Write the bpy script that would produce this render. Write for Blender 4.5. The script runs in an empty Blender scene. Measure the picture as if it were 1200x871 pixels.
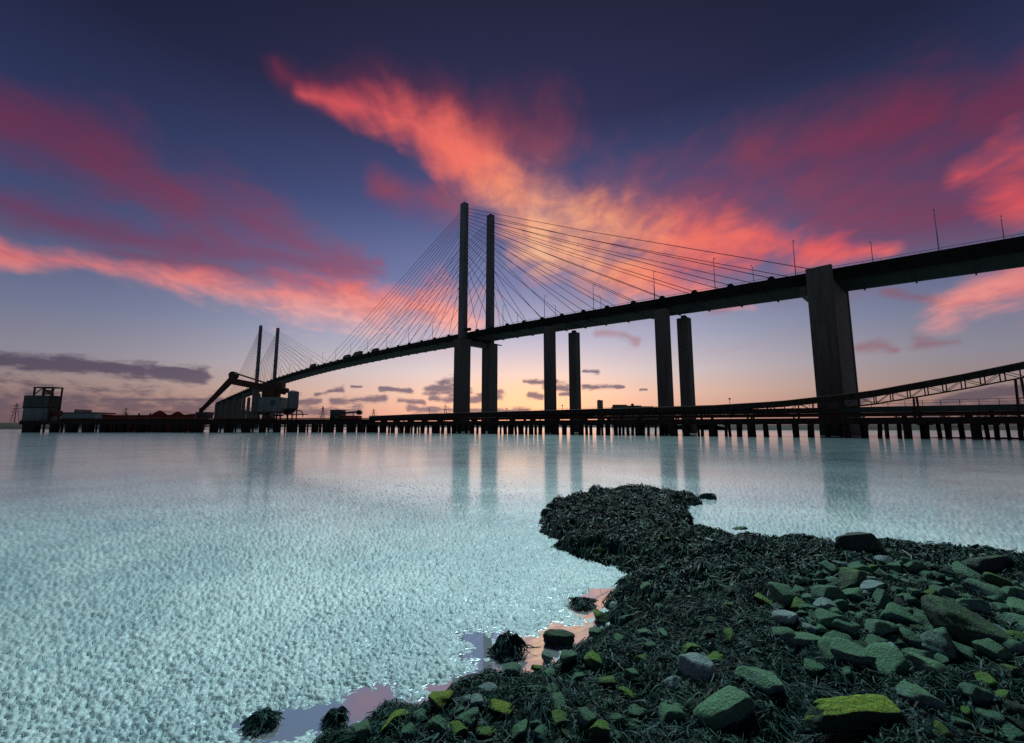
import bpy, bmesh, math, random
import numpy as np
from mathutils import Vector, Matrix
R = math.radians
random.seed(7); rng = np.random.default_rng(7)
scene = bpy.context.scene
C = scene.collection

# ------------------------------------------------------------------ camera
F, PITCH, EYE = 507.5, 0.1261, 2.6          # focal length for a 1200 px wide frame, tilt up, eye height over the mud
cam_d = bpy.data.cameras.new('camera'); cam = bpy.data.objects.new('camera', cam_d); C.objects.link(cam)
cam.location = (0, 0, EYE); cam.rotation_euler = (math.pi/2 + PITCH, 0, 0)
cam_d.sensor_width = 36; cam_d.lens = 36*F/1200; cam_d.clip_start = .1; cam_d.clip_end = 20000
scene.camera = cam
EXPO = 0.9
vs = scene.view_settings
vs.view_transform = 'Standard'; vs.look = 'None'; vs.exposure = EXPO; vs.gamma = 1
scene.cycles.use_denoising = False
scene.cycles.max_bounces = 5; scene.cycles.diffuse_bounces = 2; scene.cycles.glossy_bounces = 3
scene.cycles.sample_clamp_indirect = 3; scene.cycles.caustics_reflective = False; scene.cycles.caustics_refractive = False

# ------------------------------------------------------------------ node helpers
class X:
    """a value in a node tree with arithmetic"""
    def __init__(s, nt, sock): s.nt, s.s = nt, sock
    def m(s, op, *a, clamp=False):
        n = s.nt.nodes.new('ShaderNodeMath'); n.operation = op; n.use_clamp = clamp
        for i, v in enumerate((s,)+a):
            if isinstance(v, X): s.nt.links.new(v.s, n.inputs[i])
            else: n.inputs[i].default_value = v
        return X(s.nt, n.outputs[0])
    def __add__(s, o): return s.m('ADD', o)
    __radd__ = __add__
    def __sub__(s, o): return s.m('SUBTRACT', o)
    def __rsub__(s, o): return s.m('MULTIPLY', -1.0).m('ADD', o)
    def __mul__(s, o): return s.m('MULTIPLY', o)
    __rmul__ = __mul__
    def __truediv__(s, o): return s.m('DIVIDE', o)
    def step(s, a, b, kind='SMOOTHSTEP'):
        n = s.nt.nodes.new('ShaderNodeMapRange'); n.interpolation_type = kind
        s.nt.links.new(s.s, n.inputs[0]); n.inputs[1].default_value = a; n.inputs[2].default_value = b
        return X(s.nt, n.outputs[0])
    def ramp(s, stops):
        n = s.nt.nodes.new('ShaderNodeValToRGB'); s.nt.links.new(s.s, n.inputs[0])
        e = n.color_ramp.elements
        while len(e) < len(stops): e.new(.5)
        for q, (p, c) in zip(e, stops): q.position = p; q.color = (*c, 1)
        return n.outputs[0]
def comb(nt, x, y, z=0.0):
    n = nt.nodes.new('ShaderNodeCombineXYZ')
    for i, v in enumerate((x, y, z)):
        if isinstance(v, X): nt.links.new(v.s, n.inputs[i])
        else: n.inputs[i].default_value = v
    return n.outputs[0]
def noise(nt, vec, scale, detail=4, rough=.55, dist=0.0, lac=2.0):
    n = nt.nodes.new('ShaderNodeTexNoise'); n.inputs['Scale'].default_value = scale
    n.inputs['Detail'].default_value = detail; n.inputs['Roughness'].default_value = rough
    n.inputs['Distortion'].default_value = dist; n.inputs['Lacunarity'].default_value = lac
    if vec is not None: nt.links.new(vec, n.inputs['Vector'])
    return X(nt, n.outputs['Fac'])
def mixc(nt, fac, a, b, mode='MIX'):
    n = nt.nodes.new('ShaderNodeMix'); n.data_type = 'RGBA'; n.blend_type = mode
    for sock, v in ((n.inputs[0], fac), (n.inputs[6], a), (n.inputs[7], b)):
        if isinstance(v, X): nt.links.new(v.s, sock)
        elif isinstance(v, (tuple, list)): sock.default_value = (*v, 1) if len(v) == 3 else v
        elif isinstance(v, (int, float)): sock.default_value = v
        else: nt.links.new(v, sock)
    return n.outputs[2]
def lin(r, g, b):
    f = lambda c: (c/255/12.92) if c/255 <= .04045 else ((c/255+.055)/1.055)**2.4
    return (f(r), f(g), f(b))

# ------------------------------------------------------------------ world: dusk sky with lit cloud bands
world = bpy.data.worlds.new('World'); scene.world = world; world.use_nodes = True
nt = world.node_tree; nt.nodes.clear()
tc = nt.nodes.new('ShaderNodeTexCoord'); sep = nt.nodes.new('ShaderNodeSeparateXYZ')
nrm = nt.nodes.new('ShaderNodeVectorMath'); nrm.operation = 'NORMALIZE'
nt.links.new(tc.outputs['Generated'], nrm.inputs[0]); nt.links.new(nrm.outputs[0], sep.inputs[0])
dx, dy, dz = (X(nt, sep.outputs[i]) for i in range(3))
az = dx.m('ARCTAN2', dy)*(180/math.pi)
el = dz.m('ARCSINE')*(180/math.pi)
ela = el.m('ABSOLUTE')
# clear sky: colour by elevation, a little dimmer away from the sunset
clear = (ela/60).ramp([(0.0, lin(200,148,140)), (.03, lin(220,168,154)), (.07, lin(226,188,176)), (.115, lin(208,194,200)), (.19, lin(166,170,198)),
    (.31, lin(104,114,162)), (.45, lin(65,76,127)), (.62, lin(37,37,78)), (.80, lin(23,22,52)), (1.0, lin(16,15,38))])
side = az.m('ABSOLUTE').step(3, 52)
clear = mixc(nt, 1.0, clear, side.ramp([(0, (1.12,1.1,1.06)), (1, (.35,.385,.47))]), 'MULTIPLY')
# the glow where the sun has gone down
g1 = ((az-2.5)*(az-2.5)/90 + (el-3.2)*(el-3.2)/12)
g1 = (g1*-1.0).m('EXPONENT')
clear = mixc(nt, g1*.6, clear, lin(255,206,160))
nish = nt.nodes.new('ShaderNodeTexSky'); nish.sky_type = 'NISHITA'; nish.sun_disc = False
nish.sun_elevation = R(1.0); nish.sun_rotation = R(2.5)
clear = mixc(nt, .02, clear, nish.outputs[0], 'ADD')
# cloud textures: wisps live on a high flat layer, so they draw together towards the sunset
den = dz.m('MAXIMUM', 0.0) + .16
px_, py_ = dx/den, dy/den
wisp = noise(nt, comb(nt, px_*1.0, py_*.72), 2.3, 6, .58, .7)
fila = noise(nt, comb(nt, px_*1.0, py_*.22, 5.3), 7, 4, .6, .5)
fine = noise(nt, comb(nt, px_*1.0, py_*.75, 3.1), 8, 5, .6, .6)
puff = noise(nt, comb(nt, az*.11, el*.30, 7.7), 4.2, 7, .62, .2)
wx = (noise(nt, comb(nt, az*.06, el*.08, 2.2), 1.6, 3)-.5)*5.0
wy = (noise(nt, comb(nt, az*.06, el*.08, 9.2), 1.9, 3)-.5)*4.0
azw, elw = az+wx, el+wy
def capsule(a, e, seg):
    a1, e1, a2, e2, w1, w2 = seg
    k = math.cos(R((e1+e2)/2)); vx, vy = (a2-a1)*k, e2-e1; L2 = vx*vx+vy*vy+1e-6
    qx, qy = (a-a1)*k, e-e1
    t = ((qx*vx+qy*vy)/L2).m('ADD', 0.0, clamp=True)
    ex, ey = qx-t*vx, qy-t*vy
    d = (ex*ex+ey*ey).m('SQRT')
    return 1.0-(d/(t*(w2-w1)+w1))*.5           # 1 on the spine, .5 at the width, 0 at twice the width
def union(segs, a, e):
    out = None
    for s in segs:
        c = capsule(a, e, s); out = c if out is None else out.m('SMOOTH_MAX', c, .12)
    return out
BRIGHT = [(-28.5,37.0,-15.6,36.2,1.0,2.9), (-15.6,36.8,-3.6,32.5,2.4,3.4), (-3.6,32.5,5.9,23.6,3.6,4.6), (4.8,26.2,14.0,25.1,3.6,3.6),
    (14.0,25.1,30.9,20.6,3.4,2.4), (30.9,20.6,42,17.0,2.2,.7), (4.7,23.7,18.1,18.6,3.7,2.6), (18.1,18.6,29.6,13.9,2.0,.8), (-51.0,15.0,-42.0,15.2,1.0,1.2), (-42.0,15.2,-27.8,14.4,1.2,2.1),
    (-27.8,14.9,-6.9,14.3,2.7,3.4), (45.9,10.9,50.8,12.6,1.6,2.4), (50.8,19.9,54.1,18.3,1.8,2.3), (47.6,22.6,56.6,22.9,1.2,2.6),
    (50.8,12.6,75,17,2.4,3.0), (56,22.9,95,27,2.6,3.5), (-51,15,-85,19,1.0,1.8)]
DIM = [(-31,37.8,-22,37.4,1.3,2.6), (-32,19.0,-17.5,20.8,2.2,.8), (12,24,52,22,8.0,6.5), (-52.1,25.2,-43.5,24.5,2.7,3.2), (-43.5,24.5,-28.2,21.7,3.2,3.0), (-28.2,21.7,-18,19.8,2.8,1.0), (-44,17.0,-22,16.5,1.2,1.8), (-51.4,18.9,-37.3,18.8,1.5,2.0), (-39.5,18.3,-20.3,19.9,3.2,1.6),
    (-21.3,37.9,4.9,34.7,2.8,4.6), (10.7,27.4,32.0,22.7,5.0,4.0), (30.7,29.6,45.8,28.1,3.6,3.2), (41.6,25.2,56.7,26.6,2.9,3.7), (30.2,23.0,50.5,18.9,2.2,1.9),
    (39.4,8.3,42.0,8.2,.5,.4), (43.6,8.4,46.2,8.1,.55,.35), (41.8,12.5,45.9,11.2,.5,.7), (-18.6,29.4,-8.3,28.0,1.8,2.4), (11.4,12.3,16.2,11.0,.6,.4), (24.9,13.8,30.5,14.4,.7,.4),
    (-52,25,-100,31,2.8,4), (56,26,110,33,3.6,4)]
BANK = [(-60,5.3,-44.9,5.7,.75,.75), (-44.9,5.7,-36.0,5.3,.75,1.05)]
GREY = [(-49.7,.6,-33.0,.5,3.4,2.6), (-60,.8,-49,.6,3.6,3.4), (-43.4,2.6,-33.8,2.9,.2,.3), (-24.4,3.8,-21.6,4.6,.3,.4), (-22.5,3.1,-16.5,3.4,.5,.5),
    (-17.0,4.7,-13.3,4.6,.3,.4), (-20.5,4.9,-19.3,4.9,.2,.2), (-14.6,3.3,-11.5,3.0,.35,.4), (6.4,4.2,8.6,4.4,.3,.3), (16.5,4.6,17.3,4.6,.2,.15), (-11.2,4.6,-7.9,5.3,.6,1.1), (-7.9,4.9,-6.2,4.2,1.2,.9), (-10.6,3.5,-7.9,3.5,.45,.4), (-5.6,3.3,-1.7,4.2,.6,.7), (1.7,5.9,5.7,5.8,.3,.45),
    (4.5,5.3,7.3,5.0,.55,.6), (2.3,4.0,3.9,3.9,.45,.4), (9.5,7.1,11.2,7.0,.22,.35), (9.5,5.1,14.4,5.0,.4,.25), (-26.7,2.8,-23.9,3.1,.3,.35),
    (38.9,2.4,39.6,3.0,.3,.4), (44.6,2.2,49.9,3.1,.5,.8), (40.9,1.5,60,1.4,.7,1.2), (-13.3,2.2,2.3,2.0,.45,.4), (-33.8,1.6,-19.5,1.7,.6,.7)]
mb = union(BRIGHT, azw, elw); md = union(DIM, azw, elw); mg = union(GREY, az+wx*.12, el+wy*.05)
tex = (wisp-.5)*1.35 + (fine-.5)*.55 + (fila-.5)*.26
ab = (mb*.88 + tex*.98).step(.16, 1.05)*.93
ad = (md*.86 + tex*.98).step(.10, 1.10)*.58
# cloud colour runs from peach beside the sunset to crimson far from it
dist = (((az-5)*(az-5)*.85+(el-23)*(el-23)*1.7)).m('SQRT')/88
ccol = dist.ramp([(0, lin(255,194,150)), (.10, lin(255,164,124)), (.19, lin(247,120,102)), (.36, lin(230,92,94)), (.75, lin(200,78,88)), (1, lin(150,52,70))])
ccol = mixc(nt, (14.5-el).step(-5.0, 3.5)*.85*(1.0-az.m('ABSOLUTE').step(20, 78)), ccol, lin(255,196,182))
ccol = mixc(nt, (1.0-(fine*.6+fila*.4).step(.34,.62))*.38, ccol, lin(176,70,92))
ccol2 = mixc(nt, dist.step(.1, .7)*.26+.68, ccol, lin(112,34,62))
sky = mixc(nt, ad, clear, ccol2)
sky = mixc(nt, ab, sky, ccol)
ag = (mg + (puff-.5)*1.8).step(.32, .92).m('MAXIMUM', (union(BANK, az+wx*.12, el+wy*.05) + (puff-.5)*1.35).step(.30, .80))
gcol = (ela/8).ramp([(0, lin(136,108,112)), (.30, lin(118,102,114)), (.7, lin(92,80,104)), (1, lin(84,74,100))])
gcol = mixc(nt, 1.0, gcol, side.ramp([(0, (1.15,1.1,1.1)), (1, (.62,.62,.66))]), 'MULTIPLY')
sky = mixc(nt, ag*.84, sky, gcol)
bg = nt.nodes.new('ShaderNodeBackground'); nt.links.new(sky, bg.inputs[0]); bg.inputs[1].default_value = 2**-EXPO
ow = nt.nodes.new('ShaderNodeOutputWorld'); nt.links.new(bg.outputs[0], ow.inputs[0])
world.cycles.sampling_method = 'MANUAL'; world.cycles.sample_map_resolution = 1024

# ------------------------------------------------------------------ the soft key of the twilight, from beyond the bridge
sd = bpy.data.lights.new('twilight_sun', 'SUN'); so = bpy.data.objects.new('twilight_sun', sd); C.objects.link(so)
sd.energy = 1.6; sd.angle = R(16); sd.color = (.74, .97, 1.0)
so.rotation_euler = (R(-40), 0, R(-4))

# ------------------------------------------------------------------ materials
def mat(name, build=None, base=(.2,.2,.2), rough=.7, metal=0.0, spec=.5):
    m = bpy.data.materials.new(name); m.use_nodes = True
    t = m.node_tree; b = t.nodes['Principled BSDF']
    b.inputs['Base Color'].default_value = (*base, 1); b.inputs['Roughness'].default_value = rough
    b.inputs['Metallic'].default_value = metal; b.inputs['Specular IOR Level'].default_value = spec
    if build: build(t, b)
    return m
def objco(t):
    n = t.nodes.new('ShaderNodeTexCoord'); return n.outputs['Object']
def geo(t, out='Position'):
    n = t.nodes.new('ShaderNodeNewGeometry'); return n.outputs[out]
def bump(t, b, h, strength, dist=.02):
    n = t.nodes.new('ShaderNodeBump'); n.inputs['Strength'].default_value = strength; n.inputs['Distance'].default_value = dist
    t.links.new(h.s, n.inputs['Height']); t.links.new(n.outputs[0], b.inputs['Normal'])
def weathered(c1, c2, scale=.25, streak=3.0, rough=.8, bmp=.3):
    def f(t, b):
        mp = t.nodes.new('ShaderNodeMapping'); mp.inputs['Scale'].default_value = (streak, streak, .35)
        t.links.new(geo(t), mp.inputs[0])
        a = noise(t, mp.outputs[0], scale, 5, .6); c = noise(t, geo(t), scale*6, 5, .6)
        fac = (a*.65 + c*.35).step(.36, .66)
        t.links.new(mixc(t, fac, c1, c2), b.inputs['Base Color'])
        b.inputs['Roughness'].default_value = rough; b.inputs['Specular IOR Level'].default_value = .12
        bump(t, b, c, bmp, .05)
    return f
M = {}
def concrete_nodes(t, b):
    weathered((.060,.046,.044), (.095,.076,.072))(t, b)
    src = b.inputs['Base Color'].links[0].from_socket
    sp = t.nodes.new('ShaderNodeSeparateXYZ'); t.links.new(geo(t), sp.inputs[0]); z = X(t, sp.outputs[2])
    j = ((z/4.2).m('FRACT')-.5).m('ABSOLUTE').step(.485, .5)           # pour joints of the shuttering
    tide = (6.5-z+(noise(t, geo(t), .6, 4)-.5)*4).step(0, 2.5)         # weed-dark tide mark
    c = mixc(t, j*.55, src, (.03,.024,.022)); c = mixc(t, tide*.75, c, (.018,.020,.016))
    t.links.new(c, b.inputs['Base Color'])
M['concrete'] = mat('weathered_concrete', concrete_nodes)
M['pylon'] = mat('painted_pylon', weathered((.075,.066,.075), (.115,.105,.115), .2))
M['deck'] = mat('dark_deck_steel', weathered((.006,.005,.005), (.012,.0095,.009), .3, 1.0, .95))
M['cable'] = mat('cable_sheath', base=(.03,.027,.03), rough=.85, spec=.05)
M['asphalt'] = mat('asphalt', weathered((.04,.04,.04), (.06,.06,.06), .5, 1.0))
M['galv'] = mat('galvanised_steel', weathered((.16,.15,.15), (.25,.24,.24), .8, 1.0, .5), metal=.2)
M['timber'] = mat('wet_timber', weathered((.012,.008,.007), (.038,.024,.02), .6, 4.0))
M['rust'] = mat('rusty_steel', weathered((.03,.014,.011), (.075,.028,.02), .6, 2.0))
M['red'] = mat('red_paint', weathered((.17,.02,.012), (.26,.035,.02), .4, 1.5, .6))
M['grey'] = mat('grey_cladding', weathered((.09,.095,.10), (.13,.135,.14), .35, 2.0, .6))
M['darkgrey'] = mat('dark_cladding', weathered((.03,.032,.034), (.055,.055,.058), .35, 2.0, .6))
M['green'] = mat('green_girder_paint', weathered((.03,.05,.043), (.05,.07,.06), .4, 1.5, .6))
M['pale'] = mat('pale_cladding', weathered((.32,.34,.36), (.45,.46,.47), .3, 1.5, .6))
M['glass'] = mat('dark_glass', base=(.03,.035,.04), rough=.15)
M['tyre'] = mat('tyre_rubber', base=(.03,.03,.03), rough=.8)
M['lorry'] = mat('lorry_panel', base=(.055,.055,.062), rough=.6, spec=.2)
M['lamp'] = mat('lamp_glass', base=(.4,.4,.38), rough=.3)
M['far'] = mat('far_bank_scrub', weathered((.035,.038,.03), (.07,.06,.05), .02, 1.0))
M['farbld'] = mat('far_building_walls', weathered((.10,.075,.07), (.15,.115,.10), .05, 1.0))

def mud_nodes(t, b):
    p = geo(t); sp = t.nodes.new('ShaderNodeSeparateXYZ'); t.links.new(p, sp.inputs[0])
    # towards the river the mud keeps a film of water
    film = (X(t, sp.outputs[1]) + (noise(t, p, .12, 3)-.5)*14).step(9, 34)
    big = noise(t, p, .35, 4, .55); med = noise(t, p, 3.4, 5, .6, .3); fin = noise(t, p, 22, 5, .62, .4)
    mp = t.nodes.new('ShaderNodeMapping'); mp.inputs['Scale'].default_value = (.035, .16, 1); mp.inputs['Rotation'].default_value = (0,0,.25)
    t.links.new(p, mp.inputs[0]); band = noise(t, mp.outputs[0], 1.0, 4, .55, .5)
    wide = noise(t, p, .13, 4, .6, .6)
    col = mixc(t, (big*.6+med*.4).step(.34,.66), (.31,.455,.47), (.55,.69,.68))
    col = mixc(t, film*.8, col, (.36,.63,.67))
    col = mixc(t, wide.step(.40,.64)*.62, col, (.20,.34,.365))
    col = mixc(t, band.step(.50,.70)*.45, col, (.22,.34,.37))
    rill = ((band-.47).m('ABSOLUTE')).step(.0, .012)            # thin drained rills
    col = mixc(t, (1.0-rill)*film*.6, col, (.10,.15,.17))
    t.links.new(col, b.inputs['Base Color'])
    t.links.new(((med*.14)+.40-film*.18).s, b.inputs['Roughness'])
    t.links.new((film*.22+.12).s, b.inputs['Metallic'])
    b.inputs['IOR'].default_value = 1.5
    n = t.nodes.new('ShaderNodeBump'); n.inputs['Distance'].default_value = .05
    t.links.new((.62-film*.40).s, n.inputs['Strength'])
    t.links.new((med*.35+fin*.65+film*noise(t, p, 2.2, 4)*1.0).s, n.inputs['Height']); t.links.new(n.outputs[0], b.inputs['Normal'])
    # a level film of water lies over the mud
    t.links.new(X(t, sp.outputs[1]).step(7.5, 17).s, b.inputs['Coat Weight']); b.inputs['Coat IOR'].default_value = 1.9; b.inputs['Coat Roughness'].default_value = .13
    t.links.new(comb(t, 0.0, 0.0, 1.0), b.inputs['Coat Normal'])
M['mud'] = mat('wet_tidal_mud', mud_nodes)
def pool_nodes(t, b):
    bump(t, b, noise(t, geo(t), 6, 2), .015, .01)
    
M['pool'] = mat('still_pool_water', pool_nodes, base=(.80,.93,.96), rough=.03, metal=.80)
def river_nodes(t, b):
    bump(t, b, noise(t, geo(t), .8, 4), .25, .3); b.inputs['IOR'].default_value = 1.6
M['bankmud'] = mat('bank_silt', weathered((.003,.007,.0075), (.009,.017,.016), 3.0, 1.0, .8))
def weed_nodes(t, b):
    p = geo(t); n = noise(t, p, 1.6, 4); ri = X(t, geo(t, 'Random Per Island'))
    col = ri.ramp([(0, (.006,.024,.026)), (.35, (.011,.044,.044)), (.62, (.018,.064,.060)), (.80, (.025,.080,.062)), (.91, (.022,.038,.018)), (.95, (.034,.022,.010)), (1.0, (.028,.070,.066))])
    col = mixc(t, n.step(.44,.66)*.6, col, (.022,.080,.052))
    t.links.new(col, b.inputs['Base Color'])
    t.links.new((ri*.2+.45).s, b.inputs['Roughness']); b.inputs['Specular IOR Level'].default_value = .13
M['weed'] = mat('bladderwrack', weed_nodes, spec=.5)
def stone(c1, c2, moss, amount, top=.35, mosstop=None):
    def f(t, b):
        o = objco(t); oi = t.nodes.new('ShaderNodeObjectInfo'); rnd = X(t, oi.outputs['Random'])
        sv = t.nodes.new('ShaderNodeVectorMath'); sv.operation = 'ADD'; t.links.new(o, sv.inputs[0])
        t.links.new(comb(t, rnd*37, rnd*11, rnd*23), sv.inputs[1]); v = sv.outputs[0]
        n1 = noise(t, v, 1.6, 6, .62, .3); n2 = noise(t, v, 9, 6, .65); n3 = noise(t, v, 3.0, 4, .6)
        col = mixc(t, (n1*.6+n2*.4).step(.36,.64), c1, c2)
        col = mixc(t, n2.step(.62,.75)*.5, col, tuple(min(1, x*1.7) for x in c2))
        nz = t.nodes.new('ShaderNodeSeparateXYZ'); t.links.new(geo(t, 'Normal'), nz.inputs[0])
        up = X(t, nz.outputs[2])
        mf = (up*top + n3 + (rnd-.5)*.35).step(.98-amount, 1.2-amount)
        mc = mixc(t, n2.step(.35,.7), moss, tuple(x*1.8 for x in moss)) if mosstop is None else mixc(t, n2.step(.35,.65), moss, mosstop)
        col = mixc(t, mf*.92, col, mc)
        t.links.new(col, b.inputs['Base Color'])
        b.inputs['Roughness'].default_value = .6; b.inputs['Specular IOR Level'].default_value = .25
        bump(t, b, n1*.4+n2*.6, .9, .10)
    return f
M['stone'] = mat('algae_stone', stone((.055,.13,.118), (.16,.30,.268), (.055,.160,.085), .52))
M['stone_pale'] = mat('pale_stone', stone((.17,.29,.29), (.34,.50,.48), (.08,.18,.10), .10))
M['stone_mid'] = mat('green_stone', stone((.085,.19,.17), (.19,.345,.305), (.07,.19,.095), .50))
M['stone_moss'] = mat('mossy_stone', stone((.010,.036,.028), (.02,.06,.034), (.12,.23,.02), .12, .78, (.25,.38,.03)))
M['stone_yellow'] = mat('yellow_green_stone', stone((.04,.095,.055), (.07,.14,.07), (.09,.20,.03), .45))
M['stone_dark'] = mat('weedy_stone', stone((.012,.034,.034), (.04,.08,.068), (.025,.08,.03), .30))

# ------------------------------------------------------------------ mesh helpers
class MB:
    def __init__(s): s.v = []; s.f = []
    def hexa(s, p):
        o = len(s.v); s.v += [tuple(q) for q in p]
        s.f += [tuple(o+i for i in q) for q in ((0,3,2,1),(4,5,6,7),(0,1,5,4),(1,2,6,5),(2,3,7,6),(3,0,4,7))]
        return s
    def box(s, cx, cy, cz, lx, ly, lz, rot=0.0, top=1.0):
        c, n = math.cos(rot), math.sin(rot); P = []
        for z, k in ((cz-lz/2, 1.0), (cz+lz/2, top)):
            for a, b in ((-1,-1),(1,-1),(1,1),(-1,1)):
                u, w = a*lx/2*k, b*ly/2*k; P.append((cx+u*c-w*n, cy+u*n+w*c, z))
        return s.hexa(P)
    def tube(s, p, q, r, n=8, r2=None):
        p, q = Vector(p), Vector(q); d = (q-p).normalized()
        u = d.cross(Vector((0,0,1)));  u = u.normalized() if u.length > 1e-4 else Vector((1,0,0)); w = d.cross(u)
        o = len(s.v); r2 = r if r2 is None else r2
        for c, rr in ((p, r), (q, r2)):
            for k in range(n):
                a = 2*math.pi*k/n; s.v.append(tuple(c+u*math.cos(a)*rr+w*math.sin(a)*rr))
        s.f += [(o+k, o+(k+1)%n, o+n+(k+1)%n, o+n+k) for k in range(n)]
        s.f += [tuple(o+k for k in reversed(range(n))), tuple(o+n+k for k in range(n))]
        return s
    def bar(s, p, q, w, h):
        p, q = Vector(p), Vector(q); d = (q-p).normalized()
        u = d.cross(Vector((0,0,1)));  u = u.normalized() if u.length > 1e-4 else Vector((1,0,0)); t = u.cross(d)
        P = []
        for c in (p, q):
            for a, b in ((-1,-1),(1,-1),(1,1),(-1,1)): P.append(tuple(c+u*a*w/2+t*b*h/2))
        return s.hexa(P)
    def sweep(s, pts, prof):
        """prof: closed outline as (across, up); pts: list of (origin, across vector)"""
        o = len(s.v); n = len(prof)
        for P, N in pts:
            for a, z in prof: s.v.append((P[0]+N[0]*a, P[1]+N[1]*a, P[2]+z))
        for i in range(len(pts)-1):
            for k in range(n):
                a, b = o+i*n+k, o+i*n+(k+1)%n; s.f.append((a, b, b+n, a+n))
        s.f += [tuple(o+k for k in reversed(range(n))), tuple(o+(len(pts)-1)*n+k for k in range(n))]
        return s
    def build(s, name, m, parent=None, smooth=False):
        me = bpy.data.meshes.new(name); me.from_pydata(s.v, [], s.f); me.update()
        b = bmesh.new(); b.from_mesh(me); bmesh.ops.recalc_face_normals(b, faces=b.faces); b.to_mesh(me); b.free()
        if smooth: me.polygons.foreach_set('use_smooth', [True]*len(me.polygons))
        return link(name, me, m, parent)
def link(name, me, m, parent=None):
    if m is not None: me.materials.clear(); me.materials.append(M[m])
    o = bpy.data.objects.new(name, me); C.objects.link(o)
    if parent is not None: o.parent = parent; o.matrix_parent_inverse = Matrix.Translation(parent.location).inverted() if parent.type == 'EMPTY' else Matrix()
    return o
def tag(o, label=None, cat=None, group=None, kind=None):
    for k, v in (('label', label), ('category', cat), ('group', group), ('kind', kind)):
        if v: o[k] = v
    return o
def thing(name, loc, label, cat, group=None):
    o = bpy.data.objects.new(name, None); C.objects.link(o); o.location = loc; o.empty_display_size = .3
    return tag(o, label, cat, group)
def copy_tree(o, parent=None):
    c = o.copy(); C.objects.link(c)
    if parent is not None: c.parent = parent
    for ch in [k for k in bpy.data.objects if k.parent == o]: copy_tree(ch, c)
    return c
# numpy gradient noise
_perm = rng.permutation(4096); _ang = rng.random(4096)*2*np.pi
def pnoise(x, y):
    x = np.asarray(x, float); y = np.asarray(y, float)
    xi = np.floor(x).astype(int); yi = np.floor(y).astype(int); fx, fy = x-xi, y-yi
    def g(i, j, u, v):
        h = _ang[_perm[(_perm[i & 4095]+j) & 4095]]; return np.cos(h)*u+np.sin(h)*v
    sx, sy = fx**3*(fx*(fx*6-15)+10), fy**3*(fy*(fy*6-15)+10)
    a = g(xi,yi,fx,fy)*(1-sx)+g(xi+1,yi,fx-1,fy)*sx; b = g(xi,yi+1,fx,fy-1)*(1-sx)+g(xi+1,yi+1,fx-1,fy-1)*sx
    return (a*(1-sy)+b*sy)*1.5
def fbm(x, y, lam, octs=3, gain=.5):
    s = 0; a = 1.0
    for k in range(octs): s = s+a*pnoise(np.asarray(x)/lam+17.3*k, np.asarray(y)/lam-9.1*k); lam /= 2.03; a *= gain
    return s
_c, _s = math.cos(PITCH), math.sin(PITCH)
def at(x, y, z=0.0, Y=None):
    """world point seen at photo pixel (x, y), on the level z or at the distance Y"""
    a, b = (x-600)/F, -(y-435.5)/F; r = (a, _c-b*_s, _s+b*_c)
    t = (z-EYE)/r[2] if Y is None else Y/r[1]
    return Vector((r[0]*t, r[1]*t, EYE+r[2]*t))

# ------------------------------------------------------------------ the rubble bank outline and its height
edge = [(-2.6, 1.2), (-1.75, 3.2)] + [tuple(at(x, y)[:2]) for x, y in ((385,862),(430,850),(505,830),(560,806),(616,800),(664,778),(694,750),(706,722),(728,690),(746,674),
    (704,663),(668,648),(646,634),(634,621),(641,604),(652,592),(690,581))] + \
    [tuple(at(x, y, .22)[:2]) for x, y in ((722,569),(760,570),(800,574),(826,581),(806,589),(800,600),(806,612),(850,622),(905,631),(960,637),(1015,641),(1060,645),(1110,652),(1160,660),(1215,672))] + \
    [(13.5, 9.2), (15.5, 6.0), (15.0, .5), (6, -.8), (0, -.6)]
EP = np.array(edge)
def bank_dist(x, y):
    x = np.asarray(x, float); y = np.asarray(y, float); best = np.full(x.shape, 1e9); inside = np.zeros(x.shape, bool)
    n = len(EP)
    for i in range(n):
        ax, ay = EP[i]; bx, by = EP[(i+1) % n]; vx, vy = bx-ax, by-ay
        t = np.clip(((x-ax)*vx+(y-ay)*vy)/(vx*vx+vy*vy), 0, 1)
        best = np.minimum(best, np.hypot(x-ax-t*vx, y-ay-t*vy))
        cr = ((ay > y) != (by > y)) & (x < (bx-ax)*(y-ay)/((by-ay) if by != ay else 1e-9)+ax); inside ^= cr
    return np.where(inside, best, -best)
def bank_h(x, y):
    x = np.asarray(x, float); y = np.asarray(y, float)
    far = np.clip((y-8)/6, 0, 1)
    d = bank_dist(x, y)+(.16+.26*far)*fbm(x, y, .9, 4, .6)
    heap = np.exp(-(((x-6.2)/3.4)**2+((y-6.4)/1.9)**2))
    near = np.clip((5.0-y)/3, 0, 1)
    top = .36+.34*heap+.10*near-.10*far
    h = np.where(d > 0, top*(1-np.exp(-np.maximum(d, 0)/.45)), d*.5)
    return h+np.clip(d*3, 0, 1)*(.13*fbm(x, y, .9, 3)+.05*np.maximum(0, fbm(x, y, .34, 2)))
_hx, _hy = np.meshgrid(np.arange(-4, 17, .05), np.arange(-1, 23, .05)); _HG = bank_h(_hx, _hy)
def quick_h(x, y):
    i, j = int(round((y+1)/.05)), int(round((x+4)/.05))
    return float(_HG[i, j]) if 0 <= i < _HG.shape[0] and 0 <= j < _HG.shape[1] else 0.0
def on_bank(x, y):
    z = .3
    for _ in range(14):
        p = at(x, y, z); z = .6*z+.4*max(0.0, quick_h(p.x, p.y))
    p.z = z; return p

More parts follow.
